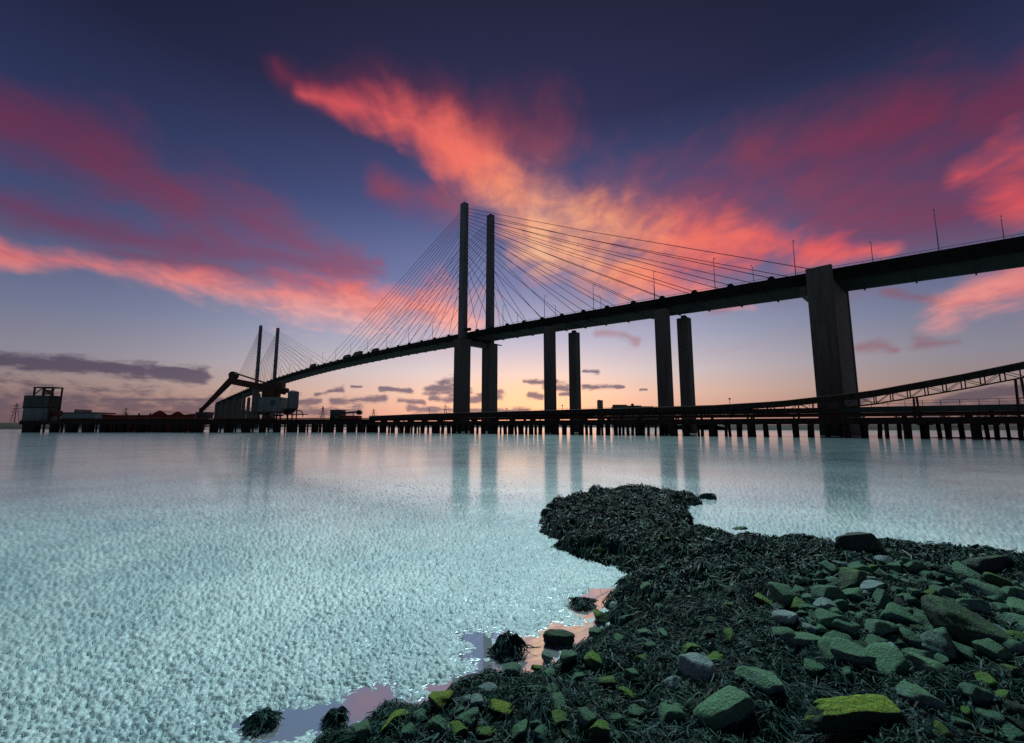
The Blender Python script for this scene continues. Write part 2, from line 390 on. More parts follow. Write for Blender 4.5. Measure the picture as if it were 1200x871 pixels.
# ------------------------------------------------------------------ mud flat: one sheet to the horizon, modelled lumps near by
pools = [(at(318,852), at(430,828), .32), (at(430,828), at(520,812), .24), (at(520,812), at(585,790), .26), (at(560,752), at(650,750), .34), (at(585,788), at(676,738), .36), (at(535,848), at(500,838), .15),
         (at(690,715), at(720,682), .25), (at(640,610), at(690,575), .3)]
def pool_mask(x, y):
    m = np.zeros(np.shape(x))
    for a, b, w in pools:
        vx, vy = b.x-a.x, b.y-a.y; t = np.clip(((x-a.x)*vx+(y-a.y)*vy)/(vx*vx+vy*vy), 0, 1)
        m = np.maximum(m, np.clip(1.5-np.hypot(x-a.x-t*vx, y-a.y-t*vy)/w, 0, 1))
    return m
th = np.concatenate([np.radians(np.linspace(-60, 60, 1000)), np.radians(np.linspace(66, 294, 40))])
rows = np.concatenate([EYE/np.tan(np.radians(np.linspace(58, 1.2, 600))), np.geomspace(132, 9000, 30)])
TH, RR = np.meshgrid(th, rows); gx, gy = RR*np.sin(TH), RR*np.cos(TH)
fade = np.clip((130-RR)/110, 0, 1); fadef = np.clip((60-RR)/45, 0, 1)
def sstep(x, a, b): t = np.clip((x-a)/(b-a), 0, 1); return t*t*(3-2*t)
wxx = gx+.03*fbm(gx, gy, .25, 2); wyy = gy+.03*fbm(gy, gx, .25, 2)
pits = sstep(fbm(wxx*.72, wyy*1.25, .047, 2, .55), -.02, .36)          # small pits in a smooth skin
pits2 = sstep(fbm(wxx*.72, wyy*1.1, .17, 3, .6), .05, .5)
gz = fadef*(-.027*pits+.006*fbm(gx, gy, .05, 1))+fade*(-.010*pits2+.014*fbm(gx, gy, .5, 3)+.012*fbm(gx, gy, 2.4, 2))+.014*fadef
pm = pool_mask(gx+.20*fbm(gx, gy, .4, 4, .6), gy+.20*fbm(gy, gx, .4, 4, .6)); gz = gz*(1-.45*pm)-.034*pm
nr, nc = gx.shape
verts = np.stack([gx, gy, gz], -1).reshape(-1, 3)
i, j = np.meshgrid(np.arange(nr-1), np.arange(nc), indexing='ij'); j2 = (j+1) % nc
quads = np.stack([i*nc+j, (i+1)*nc+j, (i+1)*nc+j2, i*nc+j2], -1).reshape(-1, 4)
me = bpy.data.meshes.new('mud_flat')
def fill(me, verts, quads, smooth=True):
    me.vertices.add(len(verts)); me.vertices.foreach_set('co', np.ascontiguousarray(verts, np.float32).ravel())
    me.loops.add(quads.size); me.loops.foreach_set('vertex_index', np.ascontiguousarray(quads, np.int32).ravel())
    me.polygons.add(len(quads)); me.polygons.foreach_set('loop_start', np.arange(0, quads.size, 4, dtype=np.int32))
    me.update(calc_edges=True)
    if smooth: me.polygons.foreach_set('use_smooth', np.ones(len(quads), bool))
    me.validate()
fill(me, verts, quads[:, ::-1])
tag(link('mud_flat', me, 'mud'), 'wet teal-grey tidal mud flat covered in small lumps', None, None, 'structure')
pl = [tuple(at(x, y, -.02)) for x, y in ((240,871),(280,830),(380,790),(430,735),(470,690),(640,700),(690,690),(760,690),(760,871))]
pm_ = MB(); pm_.v = pl; pm_.f = [tuple(range(len(pl)))]
tag(pm_.build('tide_pool', 'pool'), 'still shallow pool reflecting the sky beside the rubble bank', None, None, 'structure')
pl = [tuple(at(x, y, -.022)) for x, y in ((620,640),(610,590),(700,560),(860,560),(940,640),(800,640))]
pm_ = MB(); pm_.v = pl; pm_.f = [tuple(range(len(pl)))]
tag(pm_.build('tide_pool', 'pool'), 'still shallow water round the tip of the bank', None, None, 'structure')

# ------------------------------------------------------------------ rubble bank ground
bx, by = np.meshgrid(np.arange(-3, 16, .065), np.arange(-1, 22, .065)); bz = bank_h(bx, by); bd = bank_dist(bx, by)
ny, nx = bx.shape
keep = (bd > -.25); kq = keep[:-1,:-1] & keep[1:,:-1] & keep[:-1,1:] & keep[1:,1:]
i, j = np.nonzero(kq); q = np.stack([i*nx+j, i*nx+j+1, (i+1)*nx+j+1, (i+1)*nx+j], -1)
used, inv = np.unique(q, return_inverse=True); q = inv.reshape(q.shape)
me = bpy.data.meshes.new('rubble_bank'); fill(me, np.stack([bx, by, bz], -1).reshape(-1, 3)[used], q)
tag(link('rubble_bank', me, 'bankmud'), 'low dark bank of silt and rubble running out into the mud', None, None, 'structure')

# ------------------------------------------------------------------ seaweed
def ribbons(base, length, width, arch, height, phi=None):
    n = len(base); phi = rng.random(n)*2*np.pi if phi is None else phi
    K = 4; t = np.linspace(0, 1, K); bend = rng.normal(0, 1.5, n)
    V = np.zeros((n, K, 2, 3)); px, py = base[:,0].copy(), base[:,1].copy()
    tilt = rng.normal(0, .7, n)
    for k in range(K):
        a = phi+bend*t[k]
        z = height(px, py)+.004+arch*np.sin(np.pi*min(1, t[k]*.9+.1))+rng.normal(0, .004, n)
        w = width*(.55+.6*math.sin(math.pi*(.15+.7*t[k])))
        for s, sg in ((0, -1), (1, 1)):
            V[:,k,s,0] = px-np.sin(a)*w*sg/2*np.cos(tilt); V[:,k,s,1] = py+np.cos(a)*w*sg/2*np.cos(tilt); V[:,k,s,2] = z+sg*np.sin(tilt)*w/2
        px = px+np.cos(a)*length/(K-1); py = py+np.sin(a)*length/(K-1)
    idx = np.arange(n*K*2).reshape(n, K, 2)
    Q = np.stack([idx[:,:-1,0], idx[:,:-1,1], idx[:,1:,1], idx[:,1:,0]], -1).reshape(-1, 4)
    return V.reshape(-1, 3), Q
def scatter(n, x0, x1, y0, y1):
    p = np.stack([rng.uniform(x0, x1, n), rng.uniform(y0, y1, n)], -1)
    h = bank_h(p[:,0], p[:,1]); return p[h > .03]
VV, QQ, off = [], [], 0
for n, y0, y1, L, W, A in ((120000, 1.4, 6, .12, .0062, .022), (110000, 6, 10, .14, .012, .03), (30000, 10, 20, .18, .022, .045), (60000, -.6, 10, .17, .017, .03)):
    p = scatter(n, -2.4, 9.5 if y1 < 8 else 14.5, y0, y1)
    p = p[np.abs(p[:,0]) < p[:,1]*1.35+.4] if y0 >= 1 else p[np.abs(p[:,0]) >= p[:,1]*1.35+.3]
    
    e = .05; gxx = bank_h(p[:,0]+e, p[:,1])-bank_h(p[:,0]-e, p[:,1]); gyy = bank_h(p[:,0], p[:,1]+e)-bank_h(p[:,0], p[:,1]-e)
    flow = 3.0*fbm(p[:,0], p[:,1], .45, 2)
    ph = np.arctan2(-gyy-.02, -gxx-.02)+flow+rng.normal(0, .55, len(p))
    v, q = ribbons(p, L*rng.lognormal(0, .5, len(p)), W*rng.lognormal(0, .45, len(p)), A*rng.uniform(-.3, 2.2, len(p))*(1+1.2*np.maximum(0, fbm(p[:,0], p[:,1], .3, 2))), bank_h, ph)
    VV.append(v); QQ.append(q+off); off += len(v)
me = bpy.data.meshes.new('seaweed'); fill(me, np.concatenate(VV), np.concatenate(QQ), False)
tag(link('seaweed', me, 'weed'), 'dark wet bladderwrack strewn over the rubble bank', 'seaweed', None, 'stuff')
# ------------------------------------------------------------------ rocks
def rock_mesh(seed, planes=11, squash=(1,.8,.62), rough=.045):
    r = random.Random(seed); b = bmesh.new(); bmesh.ops.create_icosphere(b, subdivisions=4, radius=1.0)
    cuts = []
    for _ in range(planes):
        d = Vector((r.gauss(0,1), r.gauss(0,1), r.gauss(0,.9))).normalized(); cuts.append((d, r.uniform(.36,.74)))
    cuts.append((Vector((r.gauss(0,.15), r.gauss(0,.15), 1)).normalized(), r.uniform(.42,.62)))
    for v in b.verts:
        for _ in range(2):
            for d, k in cuts:
                q = v.co.dot(d)
                if q > k: v.co -= d*(q-k)*.97
    for _ in range(6): bmesh.ops.smooth_vert(b, verts=b.verts[:], factor=.5, use_axis_x=True, use_axis_y=True, use_axis_z=True)
    sx, sy, sz = squash
    co = np.array([v.co[:] for v in b.verts]); nn = fbm(co[:,0]+seed*3.1+co[:,2]*.7, co[:,1]+co[:,2]*1.3, .7, 5, .6)+.5*np.abs(fbm(co[:,1]*1.1-seed+co[:,2], co[:,0]-co[:,2]*.9, .45, 3))
    for v, n in zip(b.verts, nn):
        v.co *= 1+rough*float(n)*1.6; v.co = Vector((v.co.x*sx, v.co.y*sy, v.co.z*sz))
    xs = [v.co.x for v in b.verts]; k = 2/(max(xs)-min(xs))
    for v in b.verts: v.co *= k
    me = bpy.data.meshes.new('rock'); b.to_mesh(me); b.free()
    me.polygons.foreach_set('use_smooth', [True]*len(me.polygons))
    return me
def slab_mesh(seed):
    b = bmesh.new(); bmesh.ops.create_cube(b, size=2)
    bmesh.ops.subdivide_edges(b, edges=b.edges[:], cuts=13, use_grid_fill=True)
    for v in b.verts: v.co /= (abs(v.co.x)**9+abs(v.co.y)**9+abs(v.co.z)**9)**(1/9)
    co = np.array([v.co[:] for v in b.verts]); n1 = fbm(co[:,0]+seed, co[:,1]*1.2+co[:,2], .7, 4); n2 = fbm(co[:,1]-seed, co[:,0]+co[:,2], .5, 3)
    for v, a, c in zip(b.verts, n1, n2):
        x, y, z = v.co
        v.co = Vector(((x*(1-.07*z)+.05*a+(.10*z if x < 0 else 0))*1.0, (y*(.9+.12*x)+.10*a)*.30, (z+.07*c+.05*x)*.24))
    me = bpy.data.meshes.new('rock'); b.to_mesh(me); b.free(); me.polygons.foreach_set('use_smooth', [True]*len(me.polygons)); return me
SHAPES = [rock_mesh(s, random.Random(s).choice((6,7,8,9)), (1, random.Random(s+50).uniform(.7,1.0), random.Random(s+90).uniform(.6,.95))) for s in range(16)]
_matted = {}
def rock(px, py, wpx, shape, m, label, rz=None, tilt=(0,0), sink=.35, group=None, name='rock', p=None, flat=1.0):
    if p is None: p = on_bank(px, py)
    s = wpx*(p.y*_c+(p.z-EYE)*_s)/F/2*.86
    key = (shape, m)
    if key not in _matted:
        me = (SHAPES[shape] if isinstance(shape, int) else shape).copy(); me.materials.clear(); me.materials.append(M[m]); _matted[key] = me
    o = bpy.data.objects.new(name, _matted[key]); C.objects.link(o)
    o.location = (p.x, p.y, p.z+s*(.5-sink)*.9); o.scale = (s, s, s*flat)
    o.rotation_euler = (R(tilt[0]), R(tilt[1]), random.uniform(0, 6.28) if rz is None else R(rz))
    if label is None:
        label = (HEAP if group is None or 'heap' in group else WEEDY if 'weed' in group else SHORE)[m]; group = group or 'rocks of the rubble heap'
    return tag(o, label, 'rock', group)
WEEDY = {'stone': 'small teal stone showing through the seaweed away from the heap', 'stone_mid': 'small mid-green stone showing through the seaweed away from the heap',
    'stone_dark': 'small blackish stone showing through the seaweed away from the heap', 'stone_yellow': 'small yellow-green stone showing through the seaweed away from the heap'}
SHORE = {'stone': 'small teal stone in the waterline row beside the pools', 'stone_mid': 'small mid-green stone in the waterline row beside the pools',
    'stone_pale': 'small pale grey stone in the waterline row beside the pools', 'stone_moss': 'small moss-capped stone in the waterline row beside the pools'}
HEAP = {'stone': 'teal algae-coated angular rock jumbled in the rubble heap', 'stone_mid': 'mid-green weathered angular rock jumbled in the rubble heap',
    'stone_pale': 'pale bare grey rock jumbled in the rubble heap', 'stone_dark': 'blackish weed-stained rock jumbled in the rubble heap', 'stone_yellow': 'yellow-green algae-furred rock jumbled in the rubble heap'}
slab = slab_mesh(3)
named = [
 (1004,856,118,slab,'stone_moss','flat-topped block with bright yellow-green moss on its top',4,(9,0),.10),
 (850,834,84,3,'stone_mid','broad olive-green tilted slab behind the small pale rock',20,(14,-8),.62),
 (818,789,40,5,'stone_pale','small pale bluish-white angular rock on the olive-green slab',30,(0,10),.0),
 (896,806,62,7,'stone_mid','wedge of teal rock with a pale facet beside the mossy block',-15,(0,12),.25),
 (808,766,34,9,'stone_yellow','rounded green stone lying alone in seaweed above the pale rock',0,(0,0),.3),
 (838,776,26,2,'stone_yellow','small yellow-green stone beside the pale angular rock',40,(0,0),.3),
 (787,806,26,11,'stone_pale','small upright grey stone at the end of the olive-green slab',70,(0,20),.25),
 (786,842,40,13,'stone_mid','teal-green lump half buried in seaweed below the olive-green slab',0,(0,0),.45),
 (956,786,36,6,'stone','flat teal stone sunk in seaweed behind the mossy block',10,(8,0),.4),
 (941,757,50,1,'stone_mid','angular prism of rock with a dark front at the heap edge',-20,(0,-6),.2),
 (923,730,40,4,'stone_pale','pale faceted rock leaning on the dark-fronted prism',15,(0,14),.2),
 (898,709,30,8,'stone_yellow','green wedge-shaped stone at the seaweed side of the heap',-30,(0,18),.3),
 (1134,744,100,10,'stone_dark','largest dark ribbed boulder on the flank of the heap',-25,(4,14),.35),
 (1097,792,54,12,'stone_mid','smooth green stone low on the slope below the dark ribbed boulder',10,(0,10),.4),
 (1076,818,50,14,'stone_mid','long pale-edged stone behind the corner of the mossy block',-20,(0,6),.45),
 (1014,650,62,15,'stone_dark','tall weedy boulder standing on the skyline of the bank',0,(0,-6),.1),
 (1074,650,36,0,'stone_dark','dark boulder with a weed cap at the water edge of the bank',30,(0,0),.15),
 (518,826,36,2,'stone_moss','moss-capped round stone at the blue pool edge',0,(0,0),.2),
 (462,851,42,9,'stone_moss','broad moss-capped stone at the low end of the bank',20,(0,0),.25),
 (592,834,46,8,'stone_moss','deep green domed stone among seaweed near the pool',0,(0,0),.4),
 (597,794,30,13,'stone','grey-green stone on the shore between the two pools',0,(0,0),.25),
 (573,812,24,5,'stone_pale','whitish stone at the water line between the two pools',50,(0,0),.25),
 (655,752,44,1,'stone_dark','dark split rock standing in the peach-lit pool',0,(0,0),.2),
 (668,774,30,6,'stone','small dark slab at the inner edge of the peach-lit pool',15,(0,0),.3),
 (720,713,26,7,'stone_pale','pale upright stone on the seaweed shore above the peach pool',60,(0,15),.25),
 (704,727,26,12,'stone_yellow','bright green stone beside the pale upright shore stone',10,(0,0),.25),
 (697,775,34,14,'stone_yellow','flat lime-green stone among weed on the peach pool shore',-30,(0,10),.45),
 (1120,654,34,8,'stone_dark','flat dark stone just breaking the mud beyond the heap',0,(0,0),.85),
 (868,620,22,4,'stone_dark','small dark stone on the outer edge of the weedy spit',0,(0,0),.7),
 (826,584,26,11,'stone_dark','low dark stone at the very tip of the spit',0,(0,0),.85),
 (640,604,20,13,'stone_dark','small dark stone at the inner side of the spit tip',0,(0,0),.3),
 (1160,664,62,3,'stone_dark','long low dark rock awash beyond the heap',5,(0,0),.75),
]
for x, y, w, sh, m, lab, rz, tl, sk in named: rock(x, y, w, sh, m, lab, rz, tl, sk)
# the heap itself
poly = [(905,700),(962,668),(1060,655),(1140,668),(1215,690),(1215,752),(1190,768),(1110,775),(1045,792),(965,772),(915,752)]
def inpoly(x, y, P):
    ins = False
    for (a, b), (c, d) in zip(P, P[1:]+P[:1]):
        if (b > y) != (d > y) and x < (c-a)*(y-b)/(d-b)+a: ins = not ins
    return ins
placed = []; tries = 0; rr = random.Random(5)
while len(placed) < 140 and tries < 14000:
    tries += 1; x, y = rr.uniform(890,1218), rr.uniform(650,800)
    if not inpoly(x, y, poly): continue
    w = rr.choice((20,24,28,34,40,50))*(.66+.55*(y-650)/120)
    if any(math.hypot((x-a)/1.0, (y-b)*1.9) < (w+c)*.29 for a, b, c in placed): continue
    if any(math.hypot(x-n[0], (y-n[1])*1.6) < (w+n[2])*.30 for n in named): continue
    placed.append((x, y, w))
    rock(x, y, w, rr.randrange(16), rr.choice(('stone','stone','stone','stone','stone_mid','stone_mid','stone_mid','stone_mid','stone_pale','stone_dark','stone_yellow') if rr.random() < .75 else ('stone',)), None, rr.uniform(0,360), (rr.uniform(-28,28), rr.uniform(-28,28)), rr.uniform(.1,.4), 'rocks of the rubble heap')
# stones poking out of the weed elsewhere
k = 0; tries = 0; loose = []
while k < 105 and tries < 6000:
    tries += 1; x, y = rr.uniform(430,1190), rr.uniform(585,868); p = on_bank(x, y)
    if quick_h(p.x, p.y) < .10 or inpoly(x, y, poly): continue
    if any(math.hypot(x-a, (y-b)*1.6) < 22 for a, b in loose) or any(math.hypot(x-n[0], (y-n[1])*1.6) < n[2]*.7+12 for n in named): continue
    loose.append((x, y)); k += 1
    w = rr.uniform(12, 30)*(.35+.9*(y-585)/280)
    rock(x, y, w, rr.randrange(16), rr.choice(('stone_dark','stone','stone_yellow','stone_mid','stone','stone_mid')), None, rr.uniform(0,360), (rr.uniform(-15,15), rr.uniform(-15,15)), .22, 'stones in the seaweed')
k = 0
for x, y, w in ((425,862,26),(445,838,20),(490,846,26),(548,822,20),(560,826,22),(610,800,20),(630,785,18),(640,772,16),(536,838,22),(478,862,24)):
    rock(x, y, w, rr.randrange(16), rr.choice(('stone_pale','stone','stone_mid','stone_moss')), None, None, (0,0), .2, 'stones along the pool edge')

# ------------------------------------------------------------------ tufts of weed standing on the mud
def clump(px, py, wpx, hpx, label, shape):
    c = at(px, py+hpx*.35); w = wpx*c.y/F/2*.8; hh = hpx*c.y/F*.36
    n = 520; a = rng.random(n)*2*np.pi; r = np.sqrt(rng.random(n))*w*.62
    def dome(x, y):
        q = np.hypot(x-c.x, (y-c.y)*1.15)/w; ang = np.arctan2(y-c.y, x-c.x)
        q = q*(1+.22*np.sin(ang*3+px)+.12*np.sin(ang*7))
        return np.maximum(.004, hh*np.clip(1-q*q*.9, 0, 1)**.75*(1+.5*fbm(x, y, .12, 2)))
    p = np.stack([c.x+np.cos(a)*r, c.y+np.sin(a)*r*.85], -1)
    v, q = ribbons(p, w*.55*rng.lognormal(0, .3, n), .011*rng.lognormal(0, .4, n), .008*rng.uniform(0, 2, n), dome, a+rng.normal(0, .45, n))
    me = bpy.data.meshes.new('weed'); fill(me, v-np.array(c), q, False)
    t = thing('seaweed_clump', c, label, 'seaweed'); f = link('fronds', me, 'weed', t); f.matrix_parent_inverse = Matrix()
    st_ = SHAPES[shape].copy(); o = link('holdfast_stone', st_, 'stone_dark', t); o.matrix_parent_inverse = Matrix(); o.scale = (w*.75, w*.7, hh*.9); o.location = (0, 0, hh*.12)
clump(596, 750, 46, 36, 'domed tuft of seaweed standing alone in the peach-lit pool', 3)
clump(307, 840, 40, 18, 'small flat tuft of seaweed on open mud by the blue pool', 6)
clump(393, 836, 28, 22, 'ragged seaweed tuft at the end of the bank beside the blue pool', 9)
clump(682, 704, 34, 11, 'low weedy islet off the side of the bank above the peach pool', 12)

# ------------------------------------------------------------------ the bridge
THB = -.7657
DX, DY = math.sin(THB), math.cos(THB); NX, NY = DY, -DX
BX, BY = -21.62, 259.77
ROT = math.atan2(NY, NX)                      # box x axis = across the bridge, y axis = along it
SPAN, SEP, SIDE = 452.0, 21.4, 178.0
def line(s):
    """centre line; beyond the far side span it bends away to the right"""
    s0 = 700
    if s <= s0: return BX+DX*s, BY+DY*s, 0.0
    Rr = 260.0; a = min((s-s0)/Rr, 1.2)
    cx, cy = BX+DX*s0+NX*Rr, BY+DY*s0+NY*Rr
    return cx-NX*Rr*math.cos(a)+DX*Rr*math.sin(a), cy-NY*Rr*math.cos(a)+DY*Rr*math.sin(a), -a
def across(s):
    a = line(s)[2]; c, n = math.cos(a), math.sin(a); return (NX*c-NY*n, NX*n+NY*c)
def deck_z(s):
    d = abs(s-SPAN/2)
    return 61.6-8.5e-5*d*d if d < 300 else 61.6-8.5e-5*9e4-.051*(d-300)
def B(s, o, z=0.0):
    x, y, _ = line(s); n = across(s); return Vector((x+n[0]*o, y+n[1]*o, z))
bridge = thing('cable_stayed_bridge', (BX, BY, 0), 'long cable-stayed road bridge on tall twin pylons silhouetted against the sunset', 'bridge')
ss = list(np.arange(-330, 1012, 8.0))
pts = [(B(s, 0, deck_z(s)), across(s)) for s in ss]
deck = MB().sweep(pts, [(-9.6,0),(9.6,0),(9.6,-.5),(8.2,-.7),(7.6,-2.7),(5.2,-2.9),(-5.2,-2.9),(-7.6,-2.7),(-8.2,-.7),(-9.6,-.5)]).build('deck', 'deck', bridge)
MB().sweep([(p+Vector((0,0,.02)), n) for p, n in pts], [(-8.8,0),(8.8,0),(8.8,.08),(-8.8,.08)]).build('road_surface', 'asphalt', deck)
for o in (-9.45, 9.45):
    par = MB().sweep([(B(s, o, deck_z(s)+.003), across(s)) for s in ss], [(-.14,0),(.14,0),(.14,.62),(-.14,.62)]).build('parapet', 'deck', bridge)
    r_ = MB()
    for a, b in zip(ss[:-1], ss[1:]): r_.bar(B(a, o, deck_z(a)+1.25), B(b, o, deck_z(b)+1.25), .10, .10)
    for s in np.arange(-330, 700, 4.0): r_.box(*B(s, o, deck_z(s)+.93), .07, .07, .62, ROT)
    r_.build('handrail', 'galv', par)
for s in np.arange(-328, 700, 12.0):
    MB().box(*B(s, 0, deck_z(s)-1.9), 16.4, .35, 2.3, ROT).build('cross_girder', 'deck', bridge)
H = 138.6
def pylon(s0):
    for o in (-SEP/2, SEP/2):
        zt = deck_z(s0)
        leg = MB().box(*B(s0, o, (zt-3.6+H)/2), 3.7, 4.4, H-zt+3.6, ROT, .9).build('pylon_leg', 'pylon', bridge)
        MB().box(*B(s0, o, H+.15), 3.5, 4.1, .3, ROT).build('cap', 'deck', leg)
        MB().tube(B(s0, o, H+.3), B(s0, o, H+3.6), .06, 6).build('lightning_rod', 'galv', leg)
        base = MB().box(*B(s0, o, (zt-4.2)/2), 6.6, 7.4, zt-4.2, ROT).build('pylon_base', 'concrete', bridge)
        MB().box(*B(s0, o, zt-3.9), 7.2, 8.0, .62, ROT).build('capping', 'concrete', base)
    MB().box(*B(s0, 0, deck_z(s0)-5.0), SEP-6.8, 3.6, 3.2, ROT).build('cross_beam', 'concrete', bridge)
    # cables: fourteen each way from each leg
    for o in (-SEP/2, SEP/2):
        for d in (-1, 1):
            n = 14
            for k in range(n):
                u = (k+1)/n
                reach = (u*SIDE*.985 if (d < 0) == (s0 < 100) else u*(SPAN/2-8))
                s = s0+d*reach
                zb = deck_z(s)+.9; ztop = H-3.2-(n-1-k)*(2.05 if k > 3 else 2.35)-(0 if k > 5 else (6-k)*1.7)
                p, q = B(s0+d*1.9, o, ztop), B(s, o*.90, zb)
                sag = (p-q).length*.004; m_ = (p+q)/2-Vector((0,0,sag))
                MB().tube(p, m_, .125, 6).tube(m_, q, .125, 6).build('stay_cable', 'cable', bridge)
                P = [B(s+a, o*.90+b, deck_z(s+a)+.004+z) for z, L in ((0,1.6),(1.45,.45)) for a, b in ((-L,-.45),(-L,.45),(L,.45),(L,-.45))]
                MB().hexa(P).build('cable_anchor', 'deck', bridge)
pylon(0.0); pylon(SPAN)
def pier_pair(s, lx=3.7, ly=4.5):
    for o in (-SEP/2+1.2, SEP/2-1.2):
        zt = deck_z(s)-2.9
        pr = MB().box(*B(s, o, (zt-1.2)/2), lx, ly, zt-1.2, ROT).build('pier', 'concrete', bridge)
        MB().box(*B(s, o, zt-.55), 1.6, 1.8, 1.1, ROT).build('bearing', 'deck', pr)
for s in (-67.2, -124.7, SPAN+67.2, SPAN+124.7): pier_pair(s)
for s in (-124.7,):
    MB().box(*B(s, -4.4, deck_z(s)-4.6), 5.0, 2.4, .5, ROT).build('inspection_platform', 'deck', bridge)
for s in (0.0,):
    MB().box(*B(s-4.3, -SEP/2+.5, deck_z(s)+1.9), 1.6, 4.6, 1.3, ROT).build('traffic_sign_box', 'deck', bridge)
    for o in (-4.2, 4.2, SEP/2+3.9): MB().box(*B(s-3.9, o, deck_z(s)-4.1), 5.0, 1.2, .4, ROT).build('inspection_platform', 'deck', bridge)
# anchor pier with its wall ends standing proud of the deck
def wall_pier(s, b=26.0, a=6.4):
    zt = deck_z(s)-2.95
    w = MB().box(*B(s, 0, zt/2), b-3.2, a-.5, zt, ROT).build('wall_pier', 'concrete', bridge)
    for o in (-b/2+.85, b/2-.85):
        MB().box(*B(s, o, (deck_z(s)+1.0)/2), 1.7, a, deck_z(s)+1.0, ROT).build('end_wall', 'concrete', w)
    MB().box(*B(s+a/2+1.3, 0, deck_z(s)-4.6), 19, 2.6, 3.0, ROT).build('corbel', 'concrete', w)
wall_pier(-176.0)
wall_pier(SPAN+178, 22, 5)
for s in np.arange(SPAN+178+42, 1000, 42): wall_pier(float(s), 20.5, 4)
for s in (-236.0, -296.0): wall_pier(s, 22, 5)

def lamp_post(s, o, h, label, group):
    p = B(s, o, deck_z(s)+.55); t = thing('lamp_post', p, label, 'lamp post', group)
    MB().tube(p, p+Vector((0,0,h)), .15, 8, .09).build('pole', 'galv', t)
    n = across(s); sg = 1 if o < 0 else -1
    q = p+Vector((0,0,h)); e = q+Vector((n[0]*1.3*sg, n[1]*1.3*sg, .25))
    MB().bar(q, e, .08, .08).build('arm', 'galv', t)
    hd = MB().box(*(e+Vector((0,0,-.05))), .8, .3, .18, ROT).build('lamp_head', 'galv', t)
    MB().box(*(e+Vector((0,0,-.17))), .5, .2, .06, ROT).build('lens', 'lamp', hd)
for s in (-201.5, -169.5, -145.0, -122.0, -93.0, -64.0, -34.0, 34, 64, 96, 128, 160, 192, 224, 256, 290, 322, 356, 390, 420):
    lamp_post(s, -9.45, 11.5, 'slender lamp post on the near parapet of the bridge', 'lamp posts on the near parapet')
for s in (-214.0, -186.5, -152.0, -112.0, -84.0, -55.0, -26.0):
    lamp_post(s, 9.45, 11.5, 'slender lamp post on the far parapet of the bridge', 'lamp posts on the far parapet')

def lorry(s, L, hbox, label, cabdir=1):
    o = -6.9; p = B(s, o, deck_z(s)+.1); t = thing('lorry', p, label, 'lorry', None)
    z = deck_z(s)+.1; slope = (deck_z(s+1)-deck_z(s-1))/2
    def bx_(name, s0, s1, z0, z1, w, m, par=t):
        P = [B(q, o+k*w/2, z+slope*(q-s)+zz) for zz in (z0, z1) for q, k in ((s0,-1),(s0,1),(s1,1),(s1,-1))]
        return MB().hexa(P).build(name, m, par)
    bx_('cargo_box', s-L/2, s+L/2-2.6*0, 1.1, hbox, 2.5, 'lorry')
    cab = bx_('cab', s+cabdir*(L/2+.4), s+cabdir*(L/2+2.6), .6, min(3.2, hbox*.85), 2.4, 'darkgrey')
    bx_('windscreen', s+cabdir*(L/2+2.6), s+cabdir*(L/2+2.64), 1.7, 2.6, 2.1, 'glass', cab)
    for q in (-L/2+.8, -L/2+2.0, L/2+cabdir*1.4-.3):
        for k in (-1.0, 1.0):
            c = B(s+q, o+k*1.0, z+slope*q+.5); d = Vector((NX*.14, NY*.14, 0)); MB().tube(c-d, c+d, .48, 12).build('wheel', 'tyre', t)
lorry(150, 12, 4.3, 'long grey box lorry crossing the bridge ahead of the shorter van')
lorry(172, 9, 3.9, 'grey box lorry on the bridge between two other lorries')
lorry(118, 6, 3.4, 'short grey box van following the lorries over the bridge')
lorry(255, 10, 4.2, 'grey box lorry far out towards the distant pylons')

# ------------------------------------------------------------------ jetties
def rail(A, Bv, z, par, m='rust', h=1.1, step=3.2, name='handrail'):
    A, Bv = Vector(A), Vector(Bv); r_ = MB(); L = (Bv-A).length; n = max(1, int(L/step))
    up = Vector((0,0,1))
    for hh in (h, h*.55): r_.bar(A+up*(z+hh), Bv+up*(z+hh), .07, .07)
    for k in range(n+1): r_.box(*(A+(Bv-A)*k/n+up*(z+h/2)), .07, .07, h)
    return r_.build(name, m, par)
JA, JB = Vector((-212.5, 189, 0)), Vector((-62, 190, 0))
jetty = thing('jetty', JA, 'long dark timber river jetty carrying the unloading crane and grey tower', 'jetty')
def along(A, Bv, u, off=0.0):
    d = (Bv-A).normalized(); n = Vector((-d.y, d.x, 0)); return A+d*u+n*off
def slabbox(A, Bv, off, w, z0, z1, name, m, par, u0=0.0, u1=None):
    L = (Bv-A).length; u1 = L if u1 is None else u1
    P = [along(A, Bv, u, off+k*w/2)+Vector((0,0,z)) for z in (z0, z1) for u, k in ((u0,-1),(u1,-1),(u1,1),(u0,1))]
    return MB().hexa(P).build(name, m, par)
LA = (JB-JA).length
slabbox(JA, JB, 6, 13, 4.0, 4.8, 'deck_slab', 'timber', jetty)
slabbox(JA, JB, -.75, .4, 3.4, 5.1, 'fender_beam', 'timber', jetty)
slabbox(JA, JB, -.30, .5, 1.3, 1.6, 'waling', 'timber', jetty, 12)
slabbox(JA, JB, 12, .5, 5.0, 5.9, 'kerb_wall', 'rust', jetty)
for z, r in ((5.5, .30), (6.1, .2)): MB().tube(along(JA, JB, 16, 1.5)+Vector((0,0,z)), along(JA, JB, LA, 1.5)+Vector((0,0,z)), r, 8).build('pipe', 'rust', jetty)
rail(along(JA, JB, 0, -.4), along(JA, JB, LA, -.4), 4.8, jetty)
u = 0.4; k = 0; pat = [5.8, .0, 4.6, 2.6, 5.6, .8, 2.0, 3.4, .7, 1.9]; rj = random.Random(11)
